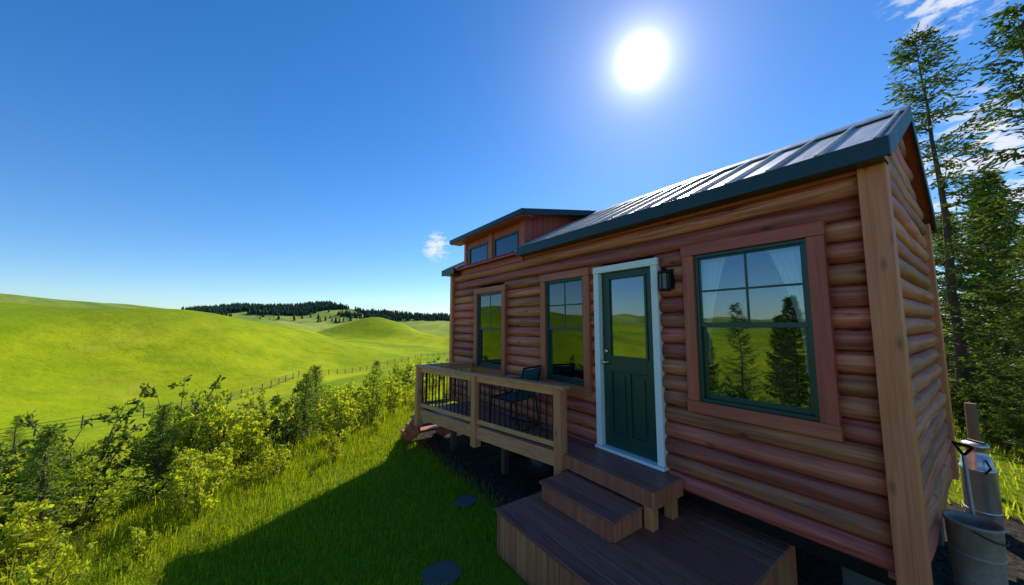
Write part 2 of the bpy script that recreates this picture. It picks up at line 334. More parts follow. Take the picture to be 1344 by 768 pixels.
def conifer_mesh(h,rad,nb,seg=10,twig=.3,tw=.045,mat=None,droop=.25,start=.08,dens=2,gap=.0,power=.85,spr=4):
    W=[];P=[];D=[];Ls=[]
    nz=10; tr=h*.011+.008
    wob=np.cumsum(rng.normal(0,h*.004,(nz+1,2)),0); wob[0]=0
    def trunk(z):
        t=z/h*nz; k=min(int(t),nz-1); return np.array([*(wob[k]*(1-(t-k))+wob[k+1]*(t-k)),z])
    for k in range(nz): W.append(tube_np(trunk(h*k/nz)-(np.array([0,0,.3]) if k==0 else 0),trunk(h*(k+1)/nz),tr*(1-k/nz)+.004,tr*(1-(k+1)/nz)+.004,8))
    for i in range(nb):
        u=start+(1-start)*((i+rng.uniform(0,1))/nb)**1.02; u=min(u,.995)
        if rng.uniform()<gap: continue
        z=u*h; a=i*2.4+rng.normal(0,.5); bl=rad*((1-u)/(1-start))**power*rng.uniform(.45,1.2)+.05*h*.35
        el=math.radians(np.interp(u,[0,.5,1],[-5,14,52]))+rng.normal(0,.12)
        p0=trunk(z); dirh=np.array([math.cos(a),math.sin(a),0])
        T=np.linspace(0,1,seg+1); pts=p0+dirh*(bl*T*math.cos(el))[:,None]+np.array([0,0,1])*(bl*(T*math.sin(el)-droop*np.sin(T*np.pi)*.5+droop*.25*T**3))[:,None]
        for k in range(0,seg,2): W.append(tube_np(pts[k],pts[min(k+2,seg)],tr*.24*(1-k/seg)*(1-u*.6)+.002,tr*.24*(1-(k+2)/seg if k+2<seg else .03)*(1-u*.6)+.0015,3))
        side=np.array([-dirh[1],dirh[0],0])
        for k in range(1,seg+1):
            t=k/seg; tl=twig*(.4+.9*math.sin(math.pi*min(1,.1+t*.8)))*(1-u*.45)
            for sgn in (-1,1):
                for q in range(dens):
                    dd=unit(dirh*.8+side*sgn*rng.uniform(.3,1.0)+np.array([0,0,rng.normal(-.12,.22)]))
                    P.append(pts[k]-(pts[k]-pts[k-1])*rng.uniform(0,1)); D.append(dd); Ls.append(tl*rng.uniform(.45,1.2))
        P.append(pts[-1]);D.append(unit(dirh+np.array([0,0,.3])));Ls.append(twig*.6)
    P=np.array(P);D=np.array(D);Ls=np.array(Ls)
    PP=[];DD=[];LL=[]
    for q in range(spr):
        PP.append(P+D*(Ls*q*.88/spr)[:,None]); DD.append(unit(D+rng.normal(0,.34,D.shape))); LL.append(Ls*1.5/spr)
    P=np.concatenate(PP);D=np.concatenate(DD);L_=np.concatenate(LL)
    q=leafquads(P,D,L_,np.full(len(P),tw)*rng.uniform(.6,1.3,len(P)))
    return assemble('conifer_mesh',W,[q],M_bark,mat or M_need)
def put(name,me,x,y,s=1,rz=None,sz=1,dz=0):
    o=bpy.data.objects.new(name,me); COL.objects.link(o); o.location=(x,y,float(H(x,y))+dz); o.scale=(s,s,s*sz); o.rotation_euler=(0,0,random.uniform(0,6.28) if rz is None else rz); return o
shr=[shrub_mesh(1.0,10,10,20,.058,.5),shrub_mesh(1.0,9,11,20,.052,.42),shrub_mesh(1.0,11,10,20,.05,.55,mat=M_leafm),shrub_mesh(1.0,6,13,17,.062,.32),shrub_mesh(1.0,11,11,22,.05,.6,mat=M_leafd),shrub_mesh(1.0,8,10,20,.05,.38,mat=M_leafm)]
sap=[conifer_mesh(1.0,.34,80,7,.10,.010,M_need2,.1,.04,1),conifer_mesh(1.0,.28,75,7,.10,.010,M_need2,.1,.04,1)]
def line(k,s): return (.6+.76*k-.65*s, 6.4+.65*k+.76*s)
kk=-4.8
while kk<9:
    for s,hlo,hhi in ((.0,.35,.7),(.8,.65,1.15),(1.7,.9,1.45),(2.9,1.0,1.7)):
        if kk<-3.2 and s>2: continue
        if random.random()<.08: continue
        x,y=line(kk+random.uniform(-.35,.35),s+random.uniform(-.35,.35))
        m=random.choice([shr[0],shr[2],shr[3],shr[1],shr[5],shr[4]] if s>1.5 else [shr[0],shr[1],shr[3],shr[2],shr[0]])
        put('shrub',m,x,y,random.uniform(hlo,hhi)*.98,sz=random.uniform(.9,1.2))
    kk+=.68
for k,s,h in ((-2.2,1.1,1.35),(-.9,1.6,1.35),(1.5,1.5,1.45),(2.3,2.0,1.6),(3.9,1.6,1.35),(4.9,2.2,1.5)):
    put('spruce_sapling',random.choice(sap),*line(k,s),h)
put('spruce_sapling',sap[0],-15.4,45,2.9); put('spruce_sapling',sap[1],-17,43,2.0); put('spruce_sapling',sap[1],-9,30,1.5)
big=[conifer_mesh(10.2,2.1,105,11,.62,.05,M_need,.20,.06,1,.12,.8,5),conifer_mesh(9.5,2.2,125,11,.6,.055,M_need,.25,.04,2,.05,.85,4),conifer_mesh(9.8,1.9,95,11,.62,.05,M_need,.18,.06,1,.1,.75,5)]
for x,y,m,s,n_ in ((13.6,.62,0,.97,'spruce_tree'),(12.6,-.75,2,.92,'spruce_tree'),(17.5,1.9,1,.72,'spruce_tree'),(19,-.4,1,.75,'spruce_tree'),(22,.9,1,.7,'spruce_tree'),(12.8,-2.7,0,1.05,'spruce_tree'),(10.6,-.55,1,.42,'spruce_tree'),(15.5,-.2,1,.6,'spruce_tree'),
                   (-14,5.6,1,.60,'spruce_tree'),(-15,8.4,0,.62,'spruce_tree'),(-14.5,10.0,1,.52,'spruce_tree'),(-16,3.4,0,.5,'spruce_tree'),(-15.5,12.6,1,.42,'spruce_tree'),(-17,7,1,.6,'spruce_tree')):
    put(n_,big[m],x,y,s)
for x,y,s in ((10.2,.9,.9),(10.9,.1,1.0),(12,.6,1.6),(11.6,1.6,1.5),(12.5,-2.2,1.5),(13,-.6,1.7),(11.5,-1.2,1.3)): put('shrub',shr[4],x,y,s)
# distant forest
fx=[];fy=[]
def blob(n,cx,cy,rx,ry):
    a=rng.uniform(0,6.283,n); r=np.sqrt(rng.uniform(0,1,n)); fx.extend(cx+rx*r*np.cos(a)); fy.extend(cy+ry*r*np.sin(a))
blob(750,5,632,90,26); blob(350,-50,612,40,18); blob(350,60,610,50,18); blob(160,20,585,40,10); blob(750,215,600,100,36); blob(200,300,600,60,40); blob(260,-185,425,38,14); blob(26,-34,405,9,6); blob(60,112,430,16,8); blob(90,130,560,50,10)
fx.extend(rng.uniform(-80,150,50)); fy.extend(rng.uniform(520,600,50))
fx=np.array(fx);fy=np.array(fy);fz=H(fx,fy); vv=[];ff=[];b=0
for x,y,z in zip(fx,fy,fz):
    hh=random.uniform(4.5,9.0)*(.7 if y<500 else 1); r=hh*random.uniform(.22,.34); n6=6
    for l in range(3):
        z0=z+hh*(.0+.27*l); z1=z+hh*min(1,(.55+.24*l)); rr=r*(1-.25*l); a0=random.uniform(0,6)
        ring=[(x+rr*random.uniform(.7,1.2)*math.cos(a0+q*6.283/n6),y+rr*random.uniform(.7,1.2)*math.sin(a0+q*6.283/n6),z0) for q in range(n6)]
        vv+=ring+[(x,y,z1)]; ff+=[(b+q,b+(q+1)%n6,b+n6) for q in range(n6)]; b+=n6+1
mesh_np('distant_forest',vv,ff,M_far)
# ---------------------------------------------------------------- pasture fence
fp=[(-30,54),(-16,60),(-4,73),(7,96),(30,114),(61,129),(95,140)]
fence=empty('pasture_fence'); mb=MB(); wires=MB(); pts=[]
for (x0,y0),(x1,y1) in zip(fp[:-1],fp[1:]):
    L=math.hypot(x1-x0,y1-y0); n=max(1,round(L/3.0))
    for q in range(n): pts.append((x0+(x1-x0)*q/n+random.uniform(-.15,.15),y0+(y1-y0)*q/n+random.uniform(-.15,.15)))
P3=[Vector((x,y,float(H(x,y)))) for x,y in pts]
for p in P3: mb.tube(p-Vector((0,0,.2)),p+Vector((random.uniform(-.06,.06),0,random.uniform(1.3,1.55))),.09,.075,6)
for a,b_ in zip(P3[:-1],P3[1:]):
    for hh in (.45,.85,1.22): wires.beam(a+Vector((0,0,hh)),b_+Vector((0,0,hh+random.uniform(-.05,.05))),.035,.055)
M_fence=plain('weathered_fence_wood',(.17,.12,.08),.9,0,10,.3,.4)
mb.obj('posts',M_fence,fence); wires.obj('rails',M_fence,fence)
# ---------------------------------------------------------------- tiny house
house=empty('tiny_house')
XF,XB=3.4,6.15; Y0,Y1=.38,6.95; ZB,ZT=.653,3.47; XR=4.775
EX,EZ=3.18,3.44; RZ=4.246; SL=(RZ-EZ)/(XR-EX)
def roofz(x): return RZ-SL*abs(x-XR)
OPEN=[(.74,1.67,1.50,2.95),(2.06,2.82,.83,2.90),(3.01,3.825,1.43,2.915),(4.885,5.825,1.43,2.875)]
hc=.1525; nc=int(round((ZT-ZB)/hc)); hc=(ZT-ZB)/nc
def log_course(mb,a0,a1,z0,h,axis,face,sgn,r=.074,back=.09):
    L=a1-a0
    if L<.02: return
    ns=max(1,int(L/.30)); n=10; vs=[];fs=[]
    ph=random.uniform(0,9); rr=r*random.uniform(.80,1.08)
    for s in range(ns+1):
        t=a0+L*s/ns; w=.006*math.sin(t*2.3+ph)+.004*math.sin(t*6.1+ph*2); zw=.006*math.sin(t*1.9+ph*3)
        prof=[]
        for k in range(n+1):
            th=math.pi*k/n; out=rr*max(0,math.sin(th))**.8+w*math.sin(th); prof.append((out,z0+h*(.5-.5*math.cos(th))+zw*math.sin(th)))
        prof+= [(-back,z0+h),(-back,z0)]
        for o,z in prof:
            vs.append((face+sgn*o,t,z) if axis=='y' else (t,face+sgn*o,z))
    m=n+3
    for s in range(ns):
        for k in range(m): fs.append((s*m+k,s*m+(k+1)%m,(s+1)*m+(k+1)%m,(s+1)*m+k))
    fs.append(tuple(range(m))); fs.append(tuple(ns*m+k for k in range(m))[::-1])
    mb.add(vs,fs,False)
    for q in range(len(mb.sm)-len(fs),len(mb.sm)-2): mb.sm[q]=True
random.seed(11)
w1=MB()
for c in range(nc):
    z0=ZB+c*hc; z1=z0+hc; cur=Y0+.09
    for (a,b_,lo,hi) in sorted(OPEN):
        if z1>lo+.02 and z0<hi-.02:
            log_course(w1,cur,a,z0,hc,'y',XF,-1); cur=b_
    log_course(w1,cur,Y1-.05,z0,hc,'y',XF,-1)
w1.obj('front_log_wall',M_logy,house)
w2=MB()
for c in range(nc): log_course(w2,Y0+.09,Y1-.05,ZB+c*hc,hc,'y',XB,1)
w2.obj('rear_log_wall',M_logy,house)
for nm,yf,sg in (('near_gable_log_wall',Y0+.055,-1),('far_gable_log_wall',Y1-.055,1)):
    w=MB(); z=ZB-.06
    while z<RZ-.12:
        zz=z+hc; xa,xb=XF+.02,XB-.02
        if zz>3.30:
            dx=(RZ-.05-zz)/SL; 
            if dx<.06: break
            xa=max(xa,XR-dx); xb=min(xb,XR+dx)
        log_course(w,xa,xb,z,hc,'x',yf,sg); z+=hc
    w.obj(nm,M_logx,house)
g=MB()
for yy in (Y0+.1,Y1-.16):
    g.sweep([(XF+.05,0,3.2),(XB-.05,0,3.2),(XB-.05,0,roofz(XB)-.06),(XR,0,RZ-.05),(XF+.05,0,roofz(XF+.05)-.06)],(0,yy,0),(0,yy+.05,0))
g.obj('gable_infill',M_dorm,house)
c=MB()
c.box(XF-.10,XF+.04,Y0-.045,Y0+.095,ZB-.06,3.40); c.box(XB-.05,XB+.09,Y0-.045,Y0+.09,ZB-.06,3.40)
c.box(XF-.10,XF+.04,Y1-.07,Y1+.03,ZB-.02,3.38); c.box(XB-.05,XB+.09,Y1-.07,Y1+.03,ZB-.02,3.38)
c.obj('corner_trim',M_trimz,house,.006)
t=MB(); t.box(XF-.085,XF-.03,Y0+.1,4.30,3.30,3.405)
t.obj('eave_board',M_trimy,house,.004)
i_=MB(); i_.box(XF+.1,XB-.1,Y0+.15,Y1-.2,ZB+.02,ZB+.1); i_.box(XF+.1,XB-.1,Y0+.15,Y1-.2,3.2,3.25); i_.box(4.9,4.95,Y0+.16,Y1-.21,ZB+.1,3.2)
i_.obj('interior_shell',M_int,house)
r=MB()
def slope(mb,x0,z0,x1,z1,ya,yb,th=.03):
    mb.sweep([(x0,0,z0),(x1,0,z1),(x1,0,z1-th),(x0,0,z0-th)],(0,ya,0),(0,yb,0))
RY0,RY1=.315,7.10; DY0,DY1=4.36,6.41
slope(r,EX,EZ,XR,RZ,RY0,DY0-.003); slope(r,3.44,roofz(3.44),XR,RZ,DY0,DY1); slope(r,EX,EZ,XR,RZ,DY1+.003,RY1)
slope(r,6.37,EZ,XR+.002,RZ,RY0,RY1)
r.obj('roof_panels',M_roof,house)
ribs=MB(); y=RY0+.04; sd=Vector((XR-EX,0,RZ-EZ)); un=Vector((-sd.z,0,sd.x)).normalized()
while y<RY1-.02:
    x0=EX if (y<DY0-.02 or y>DY1+.02) else 3.46
    a=Vector((x0,y,roofz(x0)))+un*.015; b_=Vector((XR-.02,y,roofz(XR-.02)))+un*.015
    ribs.beam(a,b_,.024,.036)
    un2=Vector((-un.x,0,un.z)); ribs.beam(Vector((6.37,y,EZ))+un2*.015,Vector((XR+.02,y,RZ-.01))+un2*.015,.024,.036)
    y+=.30
ribs.obj('roof_standing_seams',M_roof,house,.004)
cap=MB()
cap.sweep([(XR-.13,0,RZ-.13*SL+.035),(XR,0,RZ+.05),(XR+.13,0,RZ-.13*SL+.035),(XR+.13,0,RZ-.13*SL+.02),(XR,0,RZ+.036),(XR-.13,0,RZ-.13*SL+.02)],(0,RY0-.01,0),(0,RY1+.01,0))
cap.obj('ridge_cap',M_roof,house)
fa=MB()
for ya,yb in ((RY0-.02,DY0-.06),(DY1+.1,RY1+.02)):
    fa.box(EX-.03,EX-.004,ya,yb,EZ-.115,EZ+.012)
    fa.box(EX-.003,XF-.03,ya+.03,yb-.03,EZ-.112,EZ-.10)
fa.box(6.374,6.40,RY0-.02,RY1+.02,EZ-.115,EZ+.012); fa.box(XB+.03,6.373,RY0+.01,RY1-.01,EZ-.112,EZ-.10)
for yy,y2 in ((RY0-.022,RY0-.003),(RY1+.003,RY1+.022)):
    for sx_ in (-1,1):
        e=XR+sx_*(XR-EX+.0); 
        fa.sweep([(e,0,EZ+.02),(XR,0,RZ+.03),(XR,0,RZ-.11),(e,0,EZ-.12)],(0,yy,0),(0,y2,0))
fa.obj('fascia_and_rake_trim',M_fascia,house,.003)
so=MB()
for sx_ in (-1,1):
    e=XR+sx_*(XR-EX-.02); so.sweep([(e,0,EZ-.035),(XR,0,RZ-.045),(XR,0,RZ-.075),(e,0,EZ-.065)],(0,RY0,0),(0,RY1,0))
so.obj('roof_deck_underside',M_dorm,house)
DW=[(4.53,5.29,3.41,3.83),(5.50,6.25,3.41,3.83)]
dm=MB(); xf0,xf1=XF-.02,XF+.03
dm.box(xf0,xf1,DY0,DY1,3.30,3.41); dm.box(xf0,xf1,DY0,DY1,3.83,4.03)
for a,b_ in ((DY0,4.53),(5.29,5.50),(6.25,DY1)): dm.box(xf0,xf1,a,b_,3.41,3.83)
def dz(x): return 4.03+(x-3.16)*(4.31-4.03)/(XR-3.16)
for ya in (DY0+.0,DY1-.04):
    n=11
    for q in range(n):
        xa=XF+.031+(XR-XF-.05)*q/n; xb=XF+.031+(XR-XF-.05)*(q+1)/n-.006
        dm.sweep([(xa,0,roofz(xa)-.03),(xb,0,roofz(xb)-.03),(xb,0,dz(xb)-.03),(xa,0,dz(xa)-.03)],(0,ya,0),(0,ya+.04,0))
dm.obj('dormer_walls',M_dorm,house,.003)
dt=MB(); dt.box(XF-.088,XF-.022,DY0-.02,DY1+.02,3.28,3.385); dt.box(XF-.05,XF-.022,DY0-.015,DY0+.08,3.387,3.98); dt.box(XF-.05,XF-.022,DY1-.08,DY1+.015,3.387,3.98); dt.box(XF-.05,XF-.022,5.33,5.46,3.387,3.98)
dt.obj('dormer_trim',M_trimy,house,.004)
dr=MB(); dr.sweep([(3.15,0,4.035),(XR+.05,0,dz(XR+.05)+.01),(XR+.05,0,dz(XR+.05)-.02),(3.15,0,4.005)],(0,4.12,0),(0,6.64,0)); dr.obj('dormer_roof',M_roof,house)
df=MB(); df.box(3.12,3.147,4.09,6.67,3.965,4.045)
for yy in (4.09,6.643): df.sweep([(3.149,0,4.045),(XR+.05,0,dz(XR+.05)+.02),(XR+.05,0,dz(XR+.05)-.075),(3.149,0,3.95)],(0,yy,0),(0,yy+.027,0))
df.obj('dormer_fascia',M_fascia,house,.003)
ds=MB(); ds.box(3.15,3.37,4.12,6.64,3.95,3.965); ds.obj('dormer_soffit',M_trimy,house)
gl=MB(); fr=MB(); trv=MB(); trh=MB()
def window(y0,y1,z0,z1,tw=.105,mun=True):
    trv.box(XF-.105,XF+.06,y0,y0+tw,z0+tw+.001,z1-tw-.001); trv.box(XF-.105,XF+.06,y1-tw,y1,z0+tw+.001,z1-tw-.001)
    trh.box(XF-.108,XF+.06,y0-.006,y1+.006,z1-tw,z1); trh.box(XF-.108,XF+.06,y0-.006,y1+.006,z0,z0+tw)
    a0,a1,b0,b1=y0+tw,y1-tw,z0+tw,z1-tw; w=.032; xa,xb=XF-.075,XF-.01
    fr.box(xa,xb,a0+.002,a0+w,b0+w,b1-w); fr.box(xa,xb,a1-w,a1-.002,b0+w,b1-w); fr.box(xa-.003,xb,a0+.002,a1-.002,b0+.002,b0+w); fr.box(xa-.003,xb,a0+.002,a1-.002,b1-w,b1-.002)
    m=(b0+b1)/2+.02
    s=.028; a0+=w;a1-=w;b0+=w;b1-=w
    fr.box(xa+.012,xb-.03,a0,a1,m-.022,m+.022)
    fr.box(xa+.035,xb,a0,a0+s,b0,m-.024); fr.box(xa+.035,xb,a1-s,a1,b0,m-.024); fr.box(xa+.035,xb,a0+s,a1-s,b0,b0+s+.012)
    fr.box(xa+.014,xb-.03,a0,a0+s*.6,m+.024,b1); fr.box(xa+.014,xb-.03,a1-s*.6,a1,m+.024,b1); fr.box(xa+.014,xb-.03,a0+s*.6,a1-s*.6,b1-s*.6,b1)
    if mun:
        ym=(a0+a1)/2; zm=(m+b1)/2
        fr.box(xa+.016,xa+.032,ym-.009,ym+.009,m+.022,b1-s*.6); fr.box(xa+.0175,xa+.0305,a0+s*.6,a1-s*.6,zm-.009,zm+.009)
    gl.box(xa+.022,xa+.026,a0,a1,m,b1); gl.box(xa+.045,xa+.049,a0,a1,b0,m)
window(.675,1.737,1.437,3.015); window(2.945,3.89,1.366,2.98); window(4.82,5.89,1.366,2.94)
for (a,b_,lo,hi) in DW:
    w=.035; fr.box(XF-.03,XF+.02,a,a+w,lo,hi); fr.box(XF-.03,XF+.02,b_-w,b_,lo,hi); fr.box(XF-.032,XF+.02,a+w,b_-w,lo,lo+w); fr.box(XF-.032,XF+.02,a+w,b_-w,hi-w,hi)
    gl.box(XF-.01,XF-.005,a+w,b_-w,lo+w,hi-w)
trv.obj('window_trim_vertical',M_trimv,house,.005); trh.obj('window_trim_horizontal',M_trimy,house,.005)
fr.obj('window_sashes',M_green,house,.003)
df_=MB(); df_.box(XF-.095,XF+.05,2.01,2.085,.83,2.875); df_.box(XF-.095,XF+.05,2.795,2.87,.83,2.875); df_.box(XF-.098,XF+.05,2.005,2.875,2.877,2.955); df_.box(XF-.12,XF+.05,2.0,2.88,.795,.828)
df_.obj('door_frame',M_white,house,.004)
dx=XF-.03; D0,D1=2.088,2.792; d=MB()
gy0,gy1,gz0,gz1=2.205,2.675,1.88,2.79
d.box(dx,dx+.04,D0,gy0,.835,2.873); d.box(dx,dx+.04,gy1,D1,.835,2.873); d.box(dx,dx+.04,gy0,gy1,gz1,2.873)
d.box(dx,dx+.04,gy0,gy1,1.70,gz0); d.box(dx,dx+.04,gy0,gy1,.835,1.0); d.box(dx,dx+.04,2.42,2.46,1.0,1.70)
for a,b_ in ((gy0,2.42),(2.46,gy1)):
    d.box(dx+.018,dx+.038,a,b_,1.0,1.70); d.box(dx+.004,dx+.02,a+.04,b_-.04,1.05,1.65)
w=.025
d.box(dx-.014,dx+.0,gy0-w,gy0,gz0-w,gz1+w); d.box(dx-.014,dx+.0,gy1,gy1+w,gz0-w,gz1+w); d.box(dx-.014,dx+.0,gy0,gy1,gz1,gz1+w); d.box(dx-.014,dx+.0,gy0,gy1,gz0-w,gz0)
d.obj('door_slab',M_green,house,.004)
gl.box(dx+.012,dx+.018,gy0,gy1,gz0,gz1); gl.obj('glass_panes',M_glass,house)
kb=MB()
for z in (1.80,1.93):
    pr=[(.0,0),(.028,0),(.028,.01),(.012,.02),(.012,.035),(.024,.045),(.026,.06),(.016,.07),(0,.072)] if z<1.9 else [(0,0),(.028,0),(.026,.02),(0,.022)]
    n=14
    vs=[];fs=[]
    for r_,o_ in pr:
        for q in range(n): vs.append((dx-o_,2.74+r_*math.cos(q*6.283/n),z+r_*math.sin(q*6.283/n)))
    for a in range(len(pr)-1):
        for q in range(n): fs.append((a*n+q,a*n+(q+1)%n,(a+1)*n+(q+1)%n,(a+1)*n+q))
    kb.add(vs,fs,True)
kb.obj('door_knob_and_deadbolt',M_brass,house)
la=MB(); lx,ly,lz=XF-.17,1.885,2.69
la.box(XF-.095,XF-.055,ly-.045,ly+.045,lz-.08,lz+.12)
la.tube((XF-.08,ly,lz+.07),(lx,ly,lz+.10),.012); la.lathe((lx,ly,lz),[(.0,.13),(.02,.125),(.03,.10),(.062,.085),(.062,.07),(.055,.07)],16)
la.lathe((lx,ly,lz),[(.055,-.105),(.06,-.105),(.06,-.085),(.05,-.085)],16); la.lathe((lx,ly,lz),[(0,-.108),(.055,-.105)],16)
for q in range(6):
    a=q*6.283/6; la.tube((lx+.054*math.cos(a),ly+.054*math.sin(a),lz-.1),(lx+.054*math.cos(a),ly+.054*math.sin(a),lz+.08),.005,n=6)
la.obj('wall_lantern_body',M_black,house)
lg=MB(); lg.lathe((lx,ly,lz),[(.047,-.09),(.047,.075)],16); lg.obj('wall_lantern_glass',plain('smoked_glass',(.06,.065,.065),.2,0,5,.05,0),house)
def curtain(y0,y1,flip):
    vs=[];fs=[];nu,nv=34,16
    for j in range(nv+1):
        t=j/nv; z=2.88-1.0*t; g_=1-.75*math.sin(min(1,t*1.1)*math.pi/2)
        for i in range(nu+1):
            u=i/nu; yy=(y0+(y1-y0)*u*g_) if not flip else (y1-(y1-y0)*u*g_)
            vs.append((XF+.025+.016*math.sin(u*30+math.sin(t*3)),yy,z))
    for j in range(nv):
        for i in range(nu): fs.append((j*(nu+1)+i,j*(nu+1)+i+1,(j+1)*(nu+1)+i+1,(j+1)*(nu+1)+i))
    m=MB(); m.add(vs,fs,True); return m
curtain(.80,1.06,False).obj('curtain_right',M_curt,house); curtain(1.38,1.62,True).obj('curtain_left',M_curt,house)
ch=MB(); ch.box(3.5,3.62,.5,6.9,.5,.64); ch.box(5.9,6.02,.5,6.9,.5,.64)
for y in np.arange(.6,6.9,.8): ch.box(3.62,5.9,y,y+.08,.54,.64)
ch.box(3.42,6.13,Y0+.06,Y1-.06,.642,.652)
ch.obj('trailer_chassis',M_black,house)
wh=MB(); wr=MB()
def wheel(x,y,z,R=.33,w=.22):
    pr=[(R*.58,-w/2),(R*.9,-w/2),(R*.98,-w/2+.03),(R,-w/4),(R,w/4),(R*.98,w/2-.03),(R*.9,w/2),(R*.58,w/2)]
    n=32
    for mb_,p_ in ((wh,pr),(wr,[(R*.6,-w/2+.01),(R*.55,-w/2+.02),(R*.5,-w/2+.05),(R*.2,-w/2+.03),(0,-w/2+.01)])):
        vs=[(x+o,y+r_*math.cos(q*6.2832/n),z+r_*math.sin(q*6.2832/n)) for r_,o in p_ for q in range(n)]
        fs=[(a*n+q,a*n+(q+1)%n,(a+1)*n+(q+1)%n,(a+1)*n+q) for a in range(len(p_)-1) for q in range(n)]
        mb_.add(vs,fs,True)
for y in (4.1,4.95):
    wheel(3.48,y,.33); wheel(5.95,y,.33)
wh.obj('trailer_tyres',M_tyre,house); wr.obj('trailer_rims',M_rim,house)
bl=MB()
for x in (3.95,5.8):
    for y in (.66,2.3,6.6):
        bl.box(x-.1,x+.1,y-.2,y+.2,0,.19); bl.box(x-.095,x+.1,y-.2,y+.195,.193,.38); bl.box(x-.1,x+.095,y-.195,y+.2,.383,.498)
bl.obj('block_piers',M_conc,house,.008)
# ---------------------------------------------------------------- deck
deck=empty('wooden_deck'); DZ=.79; xi=3.30; ya0=1.86; yp=3.0; yf=5.96; x0_=2.863; xfar=2.29
def edgey(x): return yp+(x0_-x)/(x0_-xfar)*(yf-yp)
b=MB(); bw=.112; x=xi
while x>xfar+.02:
    xa=max(x-bw+.006,xfar); xb=x
    if xa>=x0_-.02: b.prism([(xa,ya0),(xb,ya0),(xb,yf),(xa,yf)],DZ-.03,DZ)
    else:
        sa=edgey(min(xa,x0_)); sb=edgey(min(xb,x0_))
        if xb>x0_: b.prism([(xa,sa),(x0_,yp),(x0_,ya0),(xb,ya0),(xb,yf),(xa,yf)],DZ-.03,DZ)
        elif sa<yf-.05: b.prism([(xa,sa),(xb,sb),(xb,yf),(xa,yf)],DZ-.03,DZ)
    x-=bw
b.obj('deck_boards',M_deck,deck,.004)
rm=MB(); tdir=Vector((xfar-x0_,yf-yp,0)).normalized()
rm.beam((x0_-.022,yp-.03,DZ-.09),(xfar-.022,yf+.03,DZ-.09),.04,.17)
rm.beam((xfar,yf+.02,DZ-.09),(xi,yf+.02,DZ-.09),.036,.17)
rm.obj('rim_boards',M_rail,deck,.005)
rm=MB(); rm.beam((x0_-.02,ya0-.0,DZ-.075),(x0_-.02,yp-.07,DZ-.075),.035,.145)
rm.beam((x0_-.035,ya0-.02,DZ-.076),(xi,ya0-.02,DZ-.076),.036,.146); rm.obj('landing_rim_boards',M_deckz,deck,.005)
ps=MB(); pp=[(x0_,yp),((x0_+xfar)/2+.01,(yp+yf)/2),(xfar,yf)]
for (x,y) in pp: ps.box(x-.085,x+.03,y-.055,y+.06,.50,1.50)
for (x,y) in ((x0_+.05,ya0+.06),(xi-.06,ya0+.06)): ps.box(x-.045,x+.045,y-.045,y+.045,.0,DZ-.032)
ps.box(xi-.05,xi+.0,yf-.04,yf+.05,DZ,1.50)
ps.obj('posts',M_post,deck,.006)
ps=MB()
for (x,y) in ((x0_+.32,yp+.1),((x0_+xfar)/2+.5,(yp+yf)/2),(xfar+.6,yf-.1)): ps.box(x-.045,x+.045,y-.045,y+.045,0,DZ-.032)
for q in range(7):
    y=2.0+q*.62; ps.box(2.9 if y<3.2 else 2.93-(y-3)*.16,3.29,y-.019,y+.019,DZ-.17,DZ-.033)
ps.obj('joists_and_legs',M_bark,deck,.004)
rl=MB(); top=1.522
rl.beam(Vector((x0_-.025,yp,top))-tdir*.09,Vector((xfar-.025,yf,top))+tdir*.07,.13,.036)
rl.beam((xfar-.0,yf+.005,top-.002),(xi,yf+.005,top-.002),.12,.034)
rl.beam((x0_-.025,yp,top-.065),(xfar-.025,yf,top-.065),.035,.075)
rl.beam((x0_-.025,yp,DZ+.07),(xfar-.025,yf,DZ+.07),.035,.06)
rl.beam((xfar,yf,top-.065),(xi,yf,top-.065),.034,.07); rl.beam((xfar,yf,DZ+.07),(xi,yf,DZ+.07),.034,.06)
rl.obj('railings',M_rail,deck,.004)
bs=MB(); L=math.hypot(xfar-x0_,yf-yp); n=int(L/.10)
for q in range(1,n):
    x=x0_-.025+(xfar-x0_)*q/n; y=yp+(yf-yp)*q/n; bs.tube((x,y,DZ+.09),(x,y,top-.09),.010,n=8)
for q in range(1,9):
    x=xfar+(xi-xfar)*q/9; bs.tube((x,yf,DZ+.09),(x,yf,top-.09),.010,n=8)
bs.obj('balusters',M_black,deck)
st=empty('wooden_step'); s=MB()
for q in range(3): s.box(2.425+q*.145,2.425+q*.145+.139,1.96,2.90,.588,.618)
s.obj('treads',M_deck,st,.004)
s=MB(); s.box(2.44,2.465,1.985,2.875,.433,.586); s.box(2.466,2.855,1.97,1.995,.433,.586); s.box(2.466,2.855,2.865,2.89,.433,.586); s.obj('risers',M_deckz,st,.004)
pl=empty('wooden_platform'); s=MB(); x=1.95
while x<3.70:
    s.box(x,x+.132,1.11,3.02,.400,.431); x+=.14
s.obj('platform_boards',M_deck,pl,.004)
s=MB(); y=1.14
while y<2.99:
    s.box(1.965,1.99,y,min(y+.135,3.0),.01,.398); y+=.14
x=2.0
while x<3.7:
    s.box(x,x+.135,1.135,1.16,.01,.398); s.box(x,x+.135,2.975,3.0,.01,.398); x+=.14
s.obj('platform_skirt',M_deckz,pl,.004)
s=MB(); s.box(1.992,3.6,1.165,2.97,.30,.396); s.obj('platform_joists',M_bark,pl)
fs_=empty('wooden_steps'); s=MB()
for q in range(3):
    yy=yf+.06+q*.27; z=DZ-.19*(q+1); s.box(2.24,3.12,yy,yy+.29,z-.05,z)
s.obj('treads',wood('step_wood',(.36,.11,.05),(.60,.24,.11),'x',22,False,.2),fs_,.006)
s=MB()
for x in (2.30,3.04): s.sweep([(0,yf+.05,DZ-.03),(0,yf+.05,DZ-.45),(0,yf+.75,-.05),(0,yf+1.0,-.05),(0,yf+1.0,.08)],(x-.02,0,0),(x+.02,0,0))
